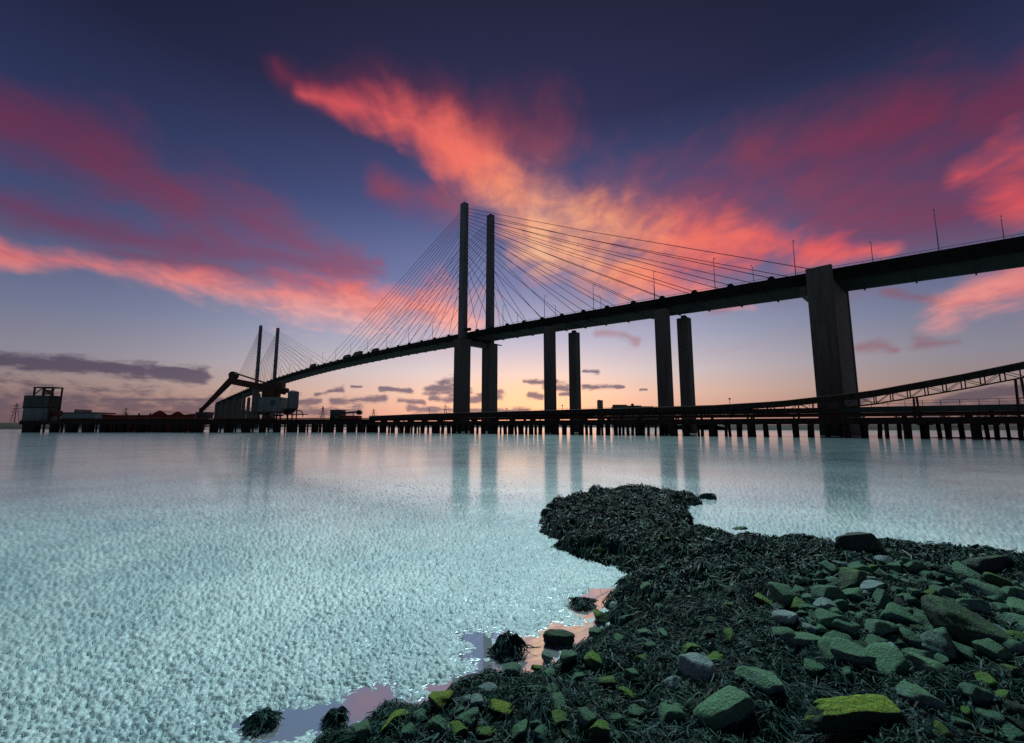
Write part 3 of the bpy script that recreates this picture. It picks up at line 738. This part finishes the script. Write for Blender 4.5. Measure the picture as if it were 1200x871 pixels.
while u < LA:
    wide = (k % 2 == 0)
    if wide:
        w = rj.uniform(1.8, 3.4) if u > 3 else 5.6
        MB().box(*(along(JA, JB, u+w/2, 1.2)+Vector((0,0,1.75))), w, 2.4, 4.5).build('pile_block', 'timber', jetty)
    else:
        w = rj.uniform(.6, .9)
        c = along(JA, JB, u+w/2, .4); MB().tube(c+Vector((0,0,-.5)), c+Vector((0,0,4)), w/2, 9).build('pile', 'timber', jetty)
    if rj.random() < .5:
        c = along(JA, JB, u+w/2+rj.uniform(.5, 2), 9); MB().tube(c+Vector((0,0,-.5)), c+Vector((0,0,4)), .5, 8).build('pile', 'timber', jetty)
    u += w+(rj.uniform(1.2, 3.2) if LA-u > 40 else rj.uniform(.5, 1.5))
    k += 1

# approach jetty running to the shore on the right
QA, QB = Vector((-62, 189, 0)), Vector((122, 76.5, 0)); LQ = (QB-QA).length
apj = thing('jetty', QA, 'slanting approach jetty on close timber piles beneath the conveyor', 'jetty')
slabbox(QA, QB, 3, 8, 3.5, 4.3, 'deck_slab', 'timber', apj)
slabbox(QA, QB, -1.3, .4, 3.1, 4.6, 'edge_beam', 'timber', apj)
for off, z, r in ((-.6, 5.1, .25), (.6, 5.3, .3), (5.5, 5.6, .3), (6.4, 6.3, .22)):
    MB().tube(along(QA, QB, 0, off)+Vector((0,0,z)), along(QA, QB, LQ, off)+Vector((0,0,z)), r, 8).build('pipe', 'rust', apj)
u = .6; k = 0
while u < LQ:
    for off in ((-.6, 3.0, 6.6) if k % 2 == 0 else (-.6, 6.0)):
        c = along(QA, QB, u+rj.uniform(-.4,.4), off); lean = Vector((rj.uniform(-.25,.25), rj.uniform(-.15,.15), 0))
        if off < 0 and k % 3 == 0: MB().box(*(c+Vector((0,0,1.6))), 1.3, 1.0, 4.0, math.atan2(QB.y-QA.y, QB.x-QA.x)).build('pile_block', 'timber', apj)
        else: MB().tube(c+Vector((0,0,-.5))+lean, c+Vector((0,0,3.6)), rj.uniform(.32,.5), 8).build('pile', 'timber', apj)
    if k % 3 == 1: slabbox(QA, QB, 2.6, 9, 2.9, 3.45, 'cap_beam', 'timber', apj, u-.4, u+.5)
    # pipe stand
    if k % 3 == 0: MB().box(*(along(QA, QB, u, 1)+Vector((0,0,4.9))), .3, 3.6, 1.2, math.atan2(QB.y-QA.y, QB.x-QA.x)).build('pipe_stand', 'rust', apj)
    u += 2.2+1.4*(u/LQ)+(rj.uniform(-.3,.6)); k += 1

# greenish pipe bridge with a handrail, above the approach jetty deck
pb = thing('pipe_bridge', along(QA, QB, 60, 4)+Vector((0,0,4.3)), 'low green girder walkway with a handrail behind the conveyor', 'walkway')
slabbox(QA, QB, 4, 2.0, 5.9, 7.0, 'girder', 'green', pb, 62, LQ)
slabbox(QA, QB, 4, 2.4, 7.003, 7.2, 'walkway_deck', 'rust', pb, 62, LQ)
rail(along(QA, QB, 62, 3.0), along(QA, QB, LQ, 3.0), 7.2, pb, 'rust', 1.25, 3.0)
for u in np.arange(64, LQ, 11.5): MB().box(*(along(QA, QB, float(u), 4)+Vector((0,0,5.1))), .45, 1.2, 1.6, math.atan2(QB.y-QA.y, QB.x-QA.x)).build('support', 'rust', pb)

# conveyor gallery
def conv_z(u):
    pts_ = [(0, 6.9), (30, 7.4), (90, 7.8), (135, 8.1), (152, 8.8), (170, 10.6), (185, 13.4), (197, 16.0), (217, 20.2)]
    return float(np.interp(u, [p[0] for p in pts_], [p[1] for p in pts_]))
conv = thing('conveyor', along(QA, QB, 0, 1)+Vector((0,0,4.3)), 'covered conveyor gallery rising on a steel truss along the approach jetty', 'conveyor')
us = list(np.arange(0, LQ+.1, 3.0)); dn = (QB-QA).normalized(); nv = (-dn.y, dn.x)
def cpts(dz): return [(along(QA, QB, u, 1.2)+Vector((0,0,conv_z(u)+dz)), nv) for u in us]
MB().sweep(cpts(0), [(-1.35,-1.35),(1.35,-1.35),(1.35,-.1),(.8,.2),(-.8,.2),(-1.35,-.1)]).build('gallery', 'timber', conv)
MB().sweep([p for p in cpts(0)], [(-1.55,-.12),(-1.36,-.12),(-1.36,.05),(-1.55,.05)]).build('roof_edge', 'rust', conv)
for o in (-1.2, 1.2):
    r_ = MB()
    for a, b in zip(us[:-1], us[1:]): r_.bar(along(QA, QB, a, 1.2+o)+Vector((0,0,conv_z(a)-1.0-(.6+1.4*min(1,max(0,(a-60)/90))))), along(QA, QB, b, 1.2+o)+Vector((0,0,conv_z(b)-1.0-(.6+1.4*min(1,max(0,(b-60)/90))))), .28, .30)
    r_.build('lower_chord', 'rust', conv)
def low(u): return conv_z(u)-1.0-(.6+1.4*min(1, max(0, (u-60)/90)))
for n_, (a, b) in enumerate(zip(us[:-1], us[1:])):
    if a < 50: continue
    for o in (-1.2, 1.2):
        w = MB().bar(along(QA, QB, a, 1.2+o)+Vector((0,0,low(a))), along(QA, QB, a, 1.2+o)+Vector((0,0,conv_z(a)-1.0)), .16, .16)
        if a > 95:
            p, q = (a, b) if n_ % 2 else (b, a)
            w.bar(along(QA, QB, p, 1.2+o)+Vector((0,0,low(p))), along(QA, QB, q, 1.2+o)+Vector((0,0,conv_z(q)-1.0)), .11, .11)
        w.build('truss_brace', 'rust', conv)
for u in (18, 40, 62, 84, 106, 127, 146, 163, 178, 194.2, 211):
    tr = MB()
    for o in (-1.6, 1.6): tr.bar(along(QA, QB, u, 1.2+o*1.25)+Vector((0,0,4.3)), along(QA, QB, u, 1.2+o*.8)+Vector((0,0,low(u)-.1)), .34, .34)
    tr.bar(along(QA, QB, u, -.4)+Vector((0,0,(4.3+low(u))/2)), along(QA, QB, u, 2.8)+Vector((0,0,(4.3+low(u))/2)), .18, .18)
    tr.build('trestle', 'rust', conv)

# ------------------------------------------------------------------ buildings and machines on the jetty head
def P_(x, y, Y=195): return at(x, y, Y=Y)
tw = thing('transfer_tower', (at(42,489,Y=195).x, 195, 4.8), 'grey clad transfer tower with an open steel frame on top at the jetty end', 'tower')
x0, x1 = P_(27,480).x, P_(56,480).x; zt, zm, zb = P_(42,463.5).z, P_(42,478).z, 4.83
w = MB().box((x0+x1)/2, 197.5, (zb+zm)/2, x1-x0, 5, zm-zb).build('lower_cladding', 'grey', tw)
w = MB().box((x0+x1)/2, 197.5, (zt+zm)/2+.1, x1-x0+.3, 5.4, zt-zm-.2).build('upper_cladding', 'darkgrey', tw)
MB().box((x0+x1)/2, 197.5, zm, x1-x0+.6, 5.8, .35).build('ledge', 'timber', tw)
fx0, fx1, zf = P_(40,455).x, P_(61,455).x, P_(42,454.5).z
for xx in (fx0, (fx0+fx1)/2, fx1):
    for yy in (195.3, 199.5): MB().box(xx, yy, (zf+zt)/2 if xx < x1 else (zf+5)/2, .5, .5, zf-zt if xx < x1 else zf-5).build('frame_post', 'rust', tw)
MB().box((fx0+fx1)/2, 197.4, zf+.2, fx1-fx0+.6, 5.0, .5).build('frame_roof', 'darkgrey', tw)
MB().bar((fx0, 195.1, zt+.2), ((fx0+fx1)/2, 195.1, zf), .3, .3).bar((fx1, 195.1, zt+.2), ((fx0+fx1)/2, 195.1, zf), .3, .3).build('frame_brace', 'rust', tw)
MB().tube(((fx0+fx1)/2, 196, zt+1.6), ((fx0+fx1)/2, 199, zt+1.6), 1.1, 12).build('drive_drum', 'galv', tw)
rail((fx0, 195.1, 0), (fx1, 195.1, 0), zf+.45, tw, 'galv', 1.2, 1.6)
rail((x0, 195.1, 0), (fx0, 195.1, 0), zt, tw, 'galv', 1.1, 1.6)
MB().box(x1+1.9, 197, P_(60,486).z+.6, 2.8, 3, 2.4).build('chute', 'rust', tw)
MB().bar((x1+.6, 195.2, 5), (x1+.6, 195.2, zt), .35, .35).build('ladder', 'rust', tw)

ub = at(316, 489, Y=197)
un = thing('ship_unloader', (ub.x, 197, 4.8), 'dark red ship unloader crane with a bent boom above the jetty', 'crane')
def U(x, y, Y=197): return at(x, y, Y=Y)
# bent boom: apex (275,437), tip (237,480), pivot (312,456)
def beam(name, a, b, w0, h0, m='rust', Y=197, par=un, dy=0.0):
    return MB().bar(U(*a, Y)+Vector((0,dy,0)), U(*b, Y)+Vector((0,dy,0)), w0, h0).build(name, m, par)
main = beam('boom', (273,447), (334,459), 2.4, 2.9)
beam('tie_bar', (275,437.5), (330,455), .5, .5, par=un); beam('tie_bar', (275,437.5), (330,455), .5, .5, par=un, dy=2.2)
down = MB().tube(U(274,443), U(237,480), 1.35, 10, .9).build('suction_arm', 'rust', un)
beam('arm_tie', (274.5,437.2), (235.5,480), .55, .6)
MB().tube(U(274,440)+Vector((0,-1.3,0)), U(274,440)+Vector((0,1.3,0)), 1.7, 14).build('elbow', 'rust', un)
MB().tube(U(236,478), U(235.2,487), .8, 10, 1.0).build('nozzle', 'rust', un)
P = U(240,486); MB().box(P.x, 197, P.z-.2, 4.6, 4, 2.6, 0, 1.15).build('hopper', 'darkgrey', un)
P = U(318,462); MB().box(P.x, 197, P.z-1, 6.0, 5, 7.5).build('slew_turret', 'rust', un)
P = U(322,452); MB().box(P.x, 197, P.z-.5, 8.0, 4, 3.2).build('machinery_deck', 'rust', un)
P = U(333,457); MB().tube(P+Vector((-1.5,0,0)), P+Vector((1.8,0,-.4)), 1.5, 10, 1.1).build('counterweight', 'rust', un)
P0, P1 = U(307.5,483), U(333,466); hs = MB().box((P0.x+P1.x)/2, 197, (P0.z+P1.z)/2, P1.x-P0.x, 7, P1.z-P0.z).build('machine_house', 'grey', un)
P = U(319.5,472, 193.4); MB().tube((P.x, 193.3, P.z), (P.x, 193.6, P.z), 1.25, 18).build('vent_disc', 'darkgrey', hs)
MB().box((P0.x+P1.x)/2+.5, 197, P0.z-.25, P1.x-P0.x+4, 7.6, .5).build('portal_beam', 'rust', un)
for xx in (P0.x+.6, (P0.x+P1.x)/2, P1.x+.6):
    for yy in (194, 200): MB().bar((xx, yy, 4.8), (xx+random.uniform(-.6,.6), yy, P0.z-.4), .5, .5).build('portal_leg', 'rust', un)
MB().bar((P0.x, 194, 4.9), (P1.x, 194, P0.z-.5), .22, .22).build('brace', 'rust', un)
sl = U(341.5,480); st = U(341.5,459)
silo = thing('dust_filter_silo', (sl.x, 198, 4.8), 'round grey silo on legs with a curved pipe beside the crane', 'silo')
MB().tube((sl.x, 198, sl.z+.6), (sl.x, 198, st.z), 2.35, 20).build('drum', 'grey', silo)
MB().tube((sl.x, 198, st.z), (sl.x, 198, st.z+.6), 2.35, 20, .9).build('cone_roof', 'grey', silo)
MB().tube((sl.x, 198, sl.z+.6), (sl.x, 198, sl.z-1.4), 2.3, 20, .6).build('hopper_cone', 'darkgrey', silo)
for a in range(6):
    q = Vector((sl.x+2.0*math.cos(a*math.pi/3), 198+2.0*math.sin(a*math.pi/3), 0)); MB().bar(q+Vector((0,0,4.8)), q+Vector((0,0,sl.z+1)), .3, .3).build('leg', 'rust', silo)
rail((sl.x+2.4, 196.2, 0), (sl.x+4.4, 196.2, 0), st.z-2.2, silo, 'galv', 1.6, 1.0)
MB().box(sl.x+1.4, 198, sl.z-2.2, 9, 6, .3).build('platform', 'rust', silo)
MB().box(sl.x-2.2, 199, sl.z-.9, 2.6, 3, 2.6).build('filter_box', 'darkgrey', silo)
hoop = MB(); hc = U(351, 487)
for k in range(9):
    a, b = -.3+k*.24, -.3+(k+1)*.24
    hoop.tube((hc.x+2.0*math.cos(a), 196, hc.z+2.2*math.sin(a)), (hc.x+2.0*math.cos(b), 196, hc.z+2.2*math.sin(b)), .22, 7)
hoop.build('curved_pipe', 'rust', silo)

def cabin(px0, px1, py0, py1, Y, m, name, label, cat, depth=6):
    a, b = at(px0, py0, Y=Y), at(px1, py1, Y=Y); t = thing(name, ((a.x+b.x)/2, Y, 4.8), label, cat)
    zb = 4.82; MB().box((a.x+b.x)/2, Y+depth/2, (a.z+zb)/2, b.x-a.x, depth, a.z-zb).build('wall', m, t)
    MB().box((a.x+b.x)/2, Y+depth/2, a.z+.15, b.x-a.x+.5, depth+.5, .3).build('roof', 'darkgrey', t)
    MB().box(a.x*.7+b.x*.3, Y-.04, zb+1.05, .95, .08, 2.1).build('door', 'timber', t)
    MB().box(a.x*.35+b.x*.65, Y-.04, zb+1.8, 1.3, .08, .9).build('window', 'glass', t)
    return t
sh = cabin(387, 398.5, 481, 490, 193, 'darkgrey', 'switch_house', 'dark square switch house on the jetty beside the short belt', 'building')
bl = thing('belt_loader', (at(411,489,Y=196).x, 196, 4.8), 'short dark belt loader with a round drum head by the switch house', 'conveyor')
MB().bar(at(398,484.6,Y=196), at(421,482.6,Y=196), 1.2, .7).build('belt_frame', 'timber', bl)
q = at(421,483.5,Y=196); MB().tube(q+Vector((0,-.9,0)), q+Vector((0,.9,0)), 1.1, 14).build('drum_head', 'timber', bl)
a, b = at(400,487.3,Y=196), at(421.5,487.3,Y=196); MB().box((a.x+b.x)/2, 197, (4.8+a.z)/2+.05, b.x-a.x, 4, a.z-4.8).build('base_housing', 'red', bl)
for xx in (405, 414): q = at(xx,484,Y=196); MB().box(q.x, 196, (q.z+6.5)/2, .3, .3, max(.4, q.z-6.5)).build('post', 'rust', bl)

# red barge behind the jetty
bg0, bg1 = at(131,490,Y=215), at(236,490,Y=215)
barge = thing('barge', ((bg0.x+bg1.x)/2, 215, -.3), 'long low red barge with two humped hatch covers moored behind the jetty', 'barge')
zt = at(180,487,Y=215).z; hull = MB(); xs0, xs1 = bg0.x, bg1.x
prof = [(xs0-.5, zt+.6), (xs0+1.5, -.4), (xs1-2, -.4), (xs1+1.0, zt+.9), (xs1-5, zt+.25), (xs0+6, zt)]
n = len(prof); hull.v = [(x, 210, z) for x, z in prof]+[(x, 220, z) for x, z in prof]
hull.f = [tuple(range(n)), tuple(range(2*n-1, n-1, -1))]+[(k, (k+1)%n, n+(k+1)%n, n+k) for k in range(n)]; hull.build('hull', 'red', barge)
MB().bar((xs0, 209.9, zt-.5), (xs1, 209.9, zt-.3), .3, .35).build('rubbing_strake', 'rust', barge)
for px in (194.5, 215.5):
    q = at(px, 484, Y=215); hm = MB(); wv = 4.2 if px < 200 else 3.4; hh = at(px, 481.5 if px < 200 else 482.6, Y=215).z-zt
    for k in range(9):
        u = k/8*2-1; hm.v += [(q.x+u*wv, yy, zt+.05+hh*max(0, 1-abs(u)**1.4)) for yy in (211, 219)]+[(q.x+u*wv, yy, zt-.1) for yy in (211, 219)]
    for k in range(8):
        o_ = k*4; hm.f += [(o_, o_+4, o_+5, o_+1), (o_, o_+2, o_+6, o_+4), (o_+1, o_+5, o_+7, o_+3), (o_+2, o_+3, o_+7, o_+6)]
    hm.f += [(0,1,3,2), (32,34,35,33)]; hm.build('hatch_cover', 'red', barge)
for px in (150, 165, 178): q = at(px, 486, Y=212); MB().box(q.x, 211, zt+.5, .5, .5, 1.0).build('bollard', 'rust', barge)

# ------------------------------------------------------------------ far shore
def far_strip(name, Y, x0, x1, zf, m='far', depth=160, step=12, label=None):
    g = MB(); xs_ = np.arange(x0, x1+step, step); n = len(xs_)
    for x in xs_:
        h = float(zf(x)); g.v += [(x, Y-10, -.6), (x, Y, h*.55), (x, Y+18, h), (x, Y+depth, h*.9), (x, Y+depth+10, -.6)]
    g.f = [(k*5+q_, k*5+5+q_, k*5+6+q_, k*5+1+q_) for k in range(n-1) for q_ in range(4)]
    return tag(g.build(name, m, None, True), label, None, None, 'structure')
far_strip('far_bank', 1150, -2600, 2600, lambda x: 7+3.2*float(fbm(x, 0, 240, 4))+2.2*abs(float(fbm(x, 9, 34, 3))), depth=600, label='low dark far bank of the river')
far_strip('left_bank', 420, -900, -392, lambda x: 6.0+1.6*float(fbm(x, 4, 60, 4)), depth=120, step=6, label='low scrubby bank beyond the end of the jetty')
far_strip('right_bank', 310, 150, 700, lambda x: 4.0+1.6*float(fbm(x, 14, 50, 4)), depth=90, step=6, label='low dark shore behind the approach jetty')
def tree(px, Y, h, seed, label, group):
    r = random.Random(seed); c = at(px, 497, Y=Y); base = Vector((c.x, Y, 5.5)); t = thing('tree', base, label, 'tree', group)
    MB().tube(base-Vector((0,0,2)), base+Vector((0,0,h*.55)), h*.035, 7, h*.015).build('trunk', 'timber', t)
    g = MB()
    for _ in range(260):
        a, e = r.uniform(0, 6.28), math.asin(r.uniform(-.7, 1)); rad = h*.42*r.uniform(.55, 1.0)
        p = base+Vector((math.cos(a)*math.cos(e)*rad*1.15, math.sin(a)*math.cos(e)*rad, h*.60+math.sin(e)*rad*.85)); s_ = h*.06*r.uniform(.6, 1.4)
        q = [p+Vector((r.uniform(-1,1), r.uniform(-1,1), r.uniform(-1,1)))*s_ for _ in range(4)]
        o_ = len(g.v); g.v += [tuple(v) for v in q]; g.f += [(o_, o_+1, o_+2), (o_, o_+2, o_+3)]
    me_ = bpy.data.meshes.new('crown'); me_.from_pydata(g.v, [], g.f); link('crown', me_, 'far', t)
for k, (px, h) in enumerate(((452,5),(466,6),(760,5),(868,6),(884,5),(1010,6),(1052,5),(1075,6),(1108,7),(1130,6),(1152,7),(1176,6),(1192,7))):
    tree(px, 318 if px > 1000 else 1150, h if px > 1000 else h*2.4, k, 'small dark tree on the shore behind the approach jetty' if px > 1000 else 'dark tree on the skyline of the far bank', 'trees on the shore behind the jetty' if px > 1000 else 'trees on the far bank')
def block(px0, px1, py0, Y, name, label, cat, steps=()):
    a, b = at(px0, py0, Y=Y), at(px1, py0, Y=Y); t = thing(name, ((a.x+b.x)/2, Y, 4), label, cat)
    MB().box((a.x+b.x)/2, Y+8, (a.z+2)/2, b.x-a.x, 16, a.z-2).build('wall', 'farbld', t)
    MB().box((a.x+b.x)/2, Y+8, a.z+.4, b.x-a.x+1.2, 17.2, .8).build('roof', 'darkgrey', t)
    for (q0, q1, qy) in steps:
        c, d = at(q0, qy, Y=Y), at(q1, qy, Y=Y); MB().box((c.x+d.x)/2, Y+8, (c.z+a.z)/2+.5, d.x-c.x, 12, max(.5, c.z-a.z)).build('roof_house', 'farbld', t)
    return t, a, b
t, a, b = block(701, 706.5, 469.5, 1150, 'tower_block', 'lone tall tower block on the far bank', 'building', ((702,704,468.8),))
for k in range(9):
    z = a.z-3-k*3.0
    if z > 8: MB().box((a.x+b.x)/2, 1149.9, z, (b.x-a.x)*.8, .3, 1.3).build('window_band', 'glass', t)
t, a, b = block(718, 771, 477.5, 1130, 'warehouse', 'long low stepped warehouse on the far bank beside the tower block', 'building', ((719,735,474.5),(735,752,475.5),(752,766,476.4),(741,743,473.2)))
for k in range(7): MB().box(a.x+(b.x-a.x)*(k+.5)/7, 1129.9, 12, (b.x-a.x)/14, .3, 5).build('loading_door', 'darkgrey', t)
t, a, b = block(64, 112, 484.5, 330, 'warehouse', 'long pale shed behind the jetty next to the transfer tower', 'building', ((84,87,480.5),))
for ch in t.children:
    if ch.name.startswith('wall'): ch.data.materials[0] = M['grey']
for k in range(5): MB().box(a.x+(b.x-a.x)*(k+.5)/5, 329.9, 6, 2.6, .3, 3.6).build('loading_door', 'grey', t)
def elec(px, top, Y, label):
    q = at(px, top, Y=Y); h = q.z-4; base = Vector((q.x, Y, 4)); t = thing('electricity_pylon', base, label, 'pylon', None)
    g = MB(); w = h*.11
    for a, b in ((-1,-1),(1,-1),(1,1),(-1,1)): g.bar(base+Vector((a*w, b*w, 0)), base+Vector((a*w*.12, b*w*.12, h)), .45, .45)
    g.build('mast', 'rust', t)
    for f, l in ((.62,.26),(.76,.22),(.9,.16)): MB().bar(base+Vector((-h*l,0,h*f)), base+Vector((h*l,0,h*f)), .45, .5).build('cross_arm', 'rust', t)
    br = MB()
    for k in range(4):
        f0, f1 = k/5, (k+1)/5; w0, w1 = w*(1-.88*f0), w*(1-.88*f1); br.bar(base+Vector((-w0,-w0,h*f0)), base+Vector((w1,-w1,h*f1)), .3, .3)
    br.build('lattice', 'rust', t)
elec(378.5, 476.5, 700, 'lattice electricity pylon beside the dark switch house')
elec(438, 479.5, 900, 'lattice electricity pylon beyond the drum head of the belt loader')
elec(522, 474, 1000, 'lattice electricity pylon beside the foot of the near pylon')
elec(148, 478, 700, 'lattice electricity pylon behind the red barge')
elec(20, 473, 640, 'lattice electricity pylon beyond the transfer tower')
def mast(px, top, Y, zb, label, group):
    q = at(px, top, Y=Y); t = thing('lamp_post', (q.x, Y, zb), label, 'lamp post', group)
    MB().tube((q.x, Y, zb), (q.x, Y, q.z), .07, 6).build('pole', 'rust', t); MB().box(q.x, Y, q.z+.12, .5, .35, .34).build('lamp_head', 'rust', t)
for px, top in ((503,480),(594,479),(659,475.5),(855,468)):
    u = None
    # stands on the approach jetty deck at that bearing
    rx = (px-600)/F/_c*.99
    d = (QB-QA); k_ = (rx*QA.y-QA.x)/(d.x-rx*d.y); pt = QA+d*k_
    q = along(QA, QB, k_*LQ, 6.2)
    mast(px, top, q.y, 4.3, 'short lamp post standing up behind the conveyor on the approach jetty', 'lamp posts on the approach jetty')
# mud bank spit at the foot of the approach jetty
g = MB(); n = 26
for k in range(n):
    u = k/(n-1); c = at(1085+u*190, 513.2+u*3.2); w = 2.6*math.sin(math.pi*min(1, u*1.2+.02)*.5)
    g.v += [(c.x+w*.3, c.y-w*.5, -.15), (c.x+w*.3, c.y+w*.6, .30*min(1,u*4)+.12*float(pnoise(k*.4, 1))), (c.x+w, c.y+w*3.0+1, .22*min(1,u*4)), (c.x+w, c.y+w*4+3, -.2)]
g.f = [(k*4+q_, k*4+4+q_, k*4+5+q_, k*4+1+q_) for k in range(n-1) for q_ in range(3)]
tag(g.build('shingle_bank', 'bankmud', None, True), 'low dark mud bank at the shore end of the approach jetty', None, None, 'structure')
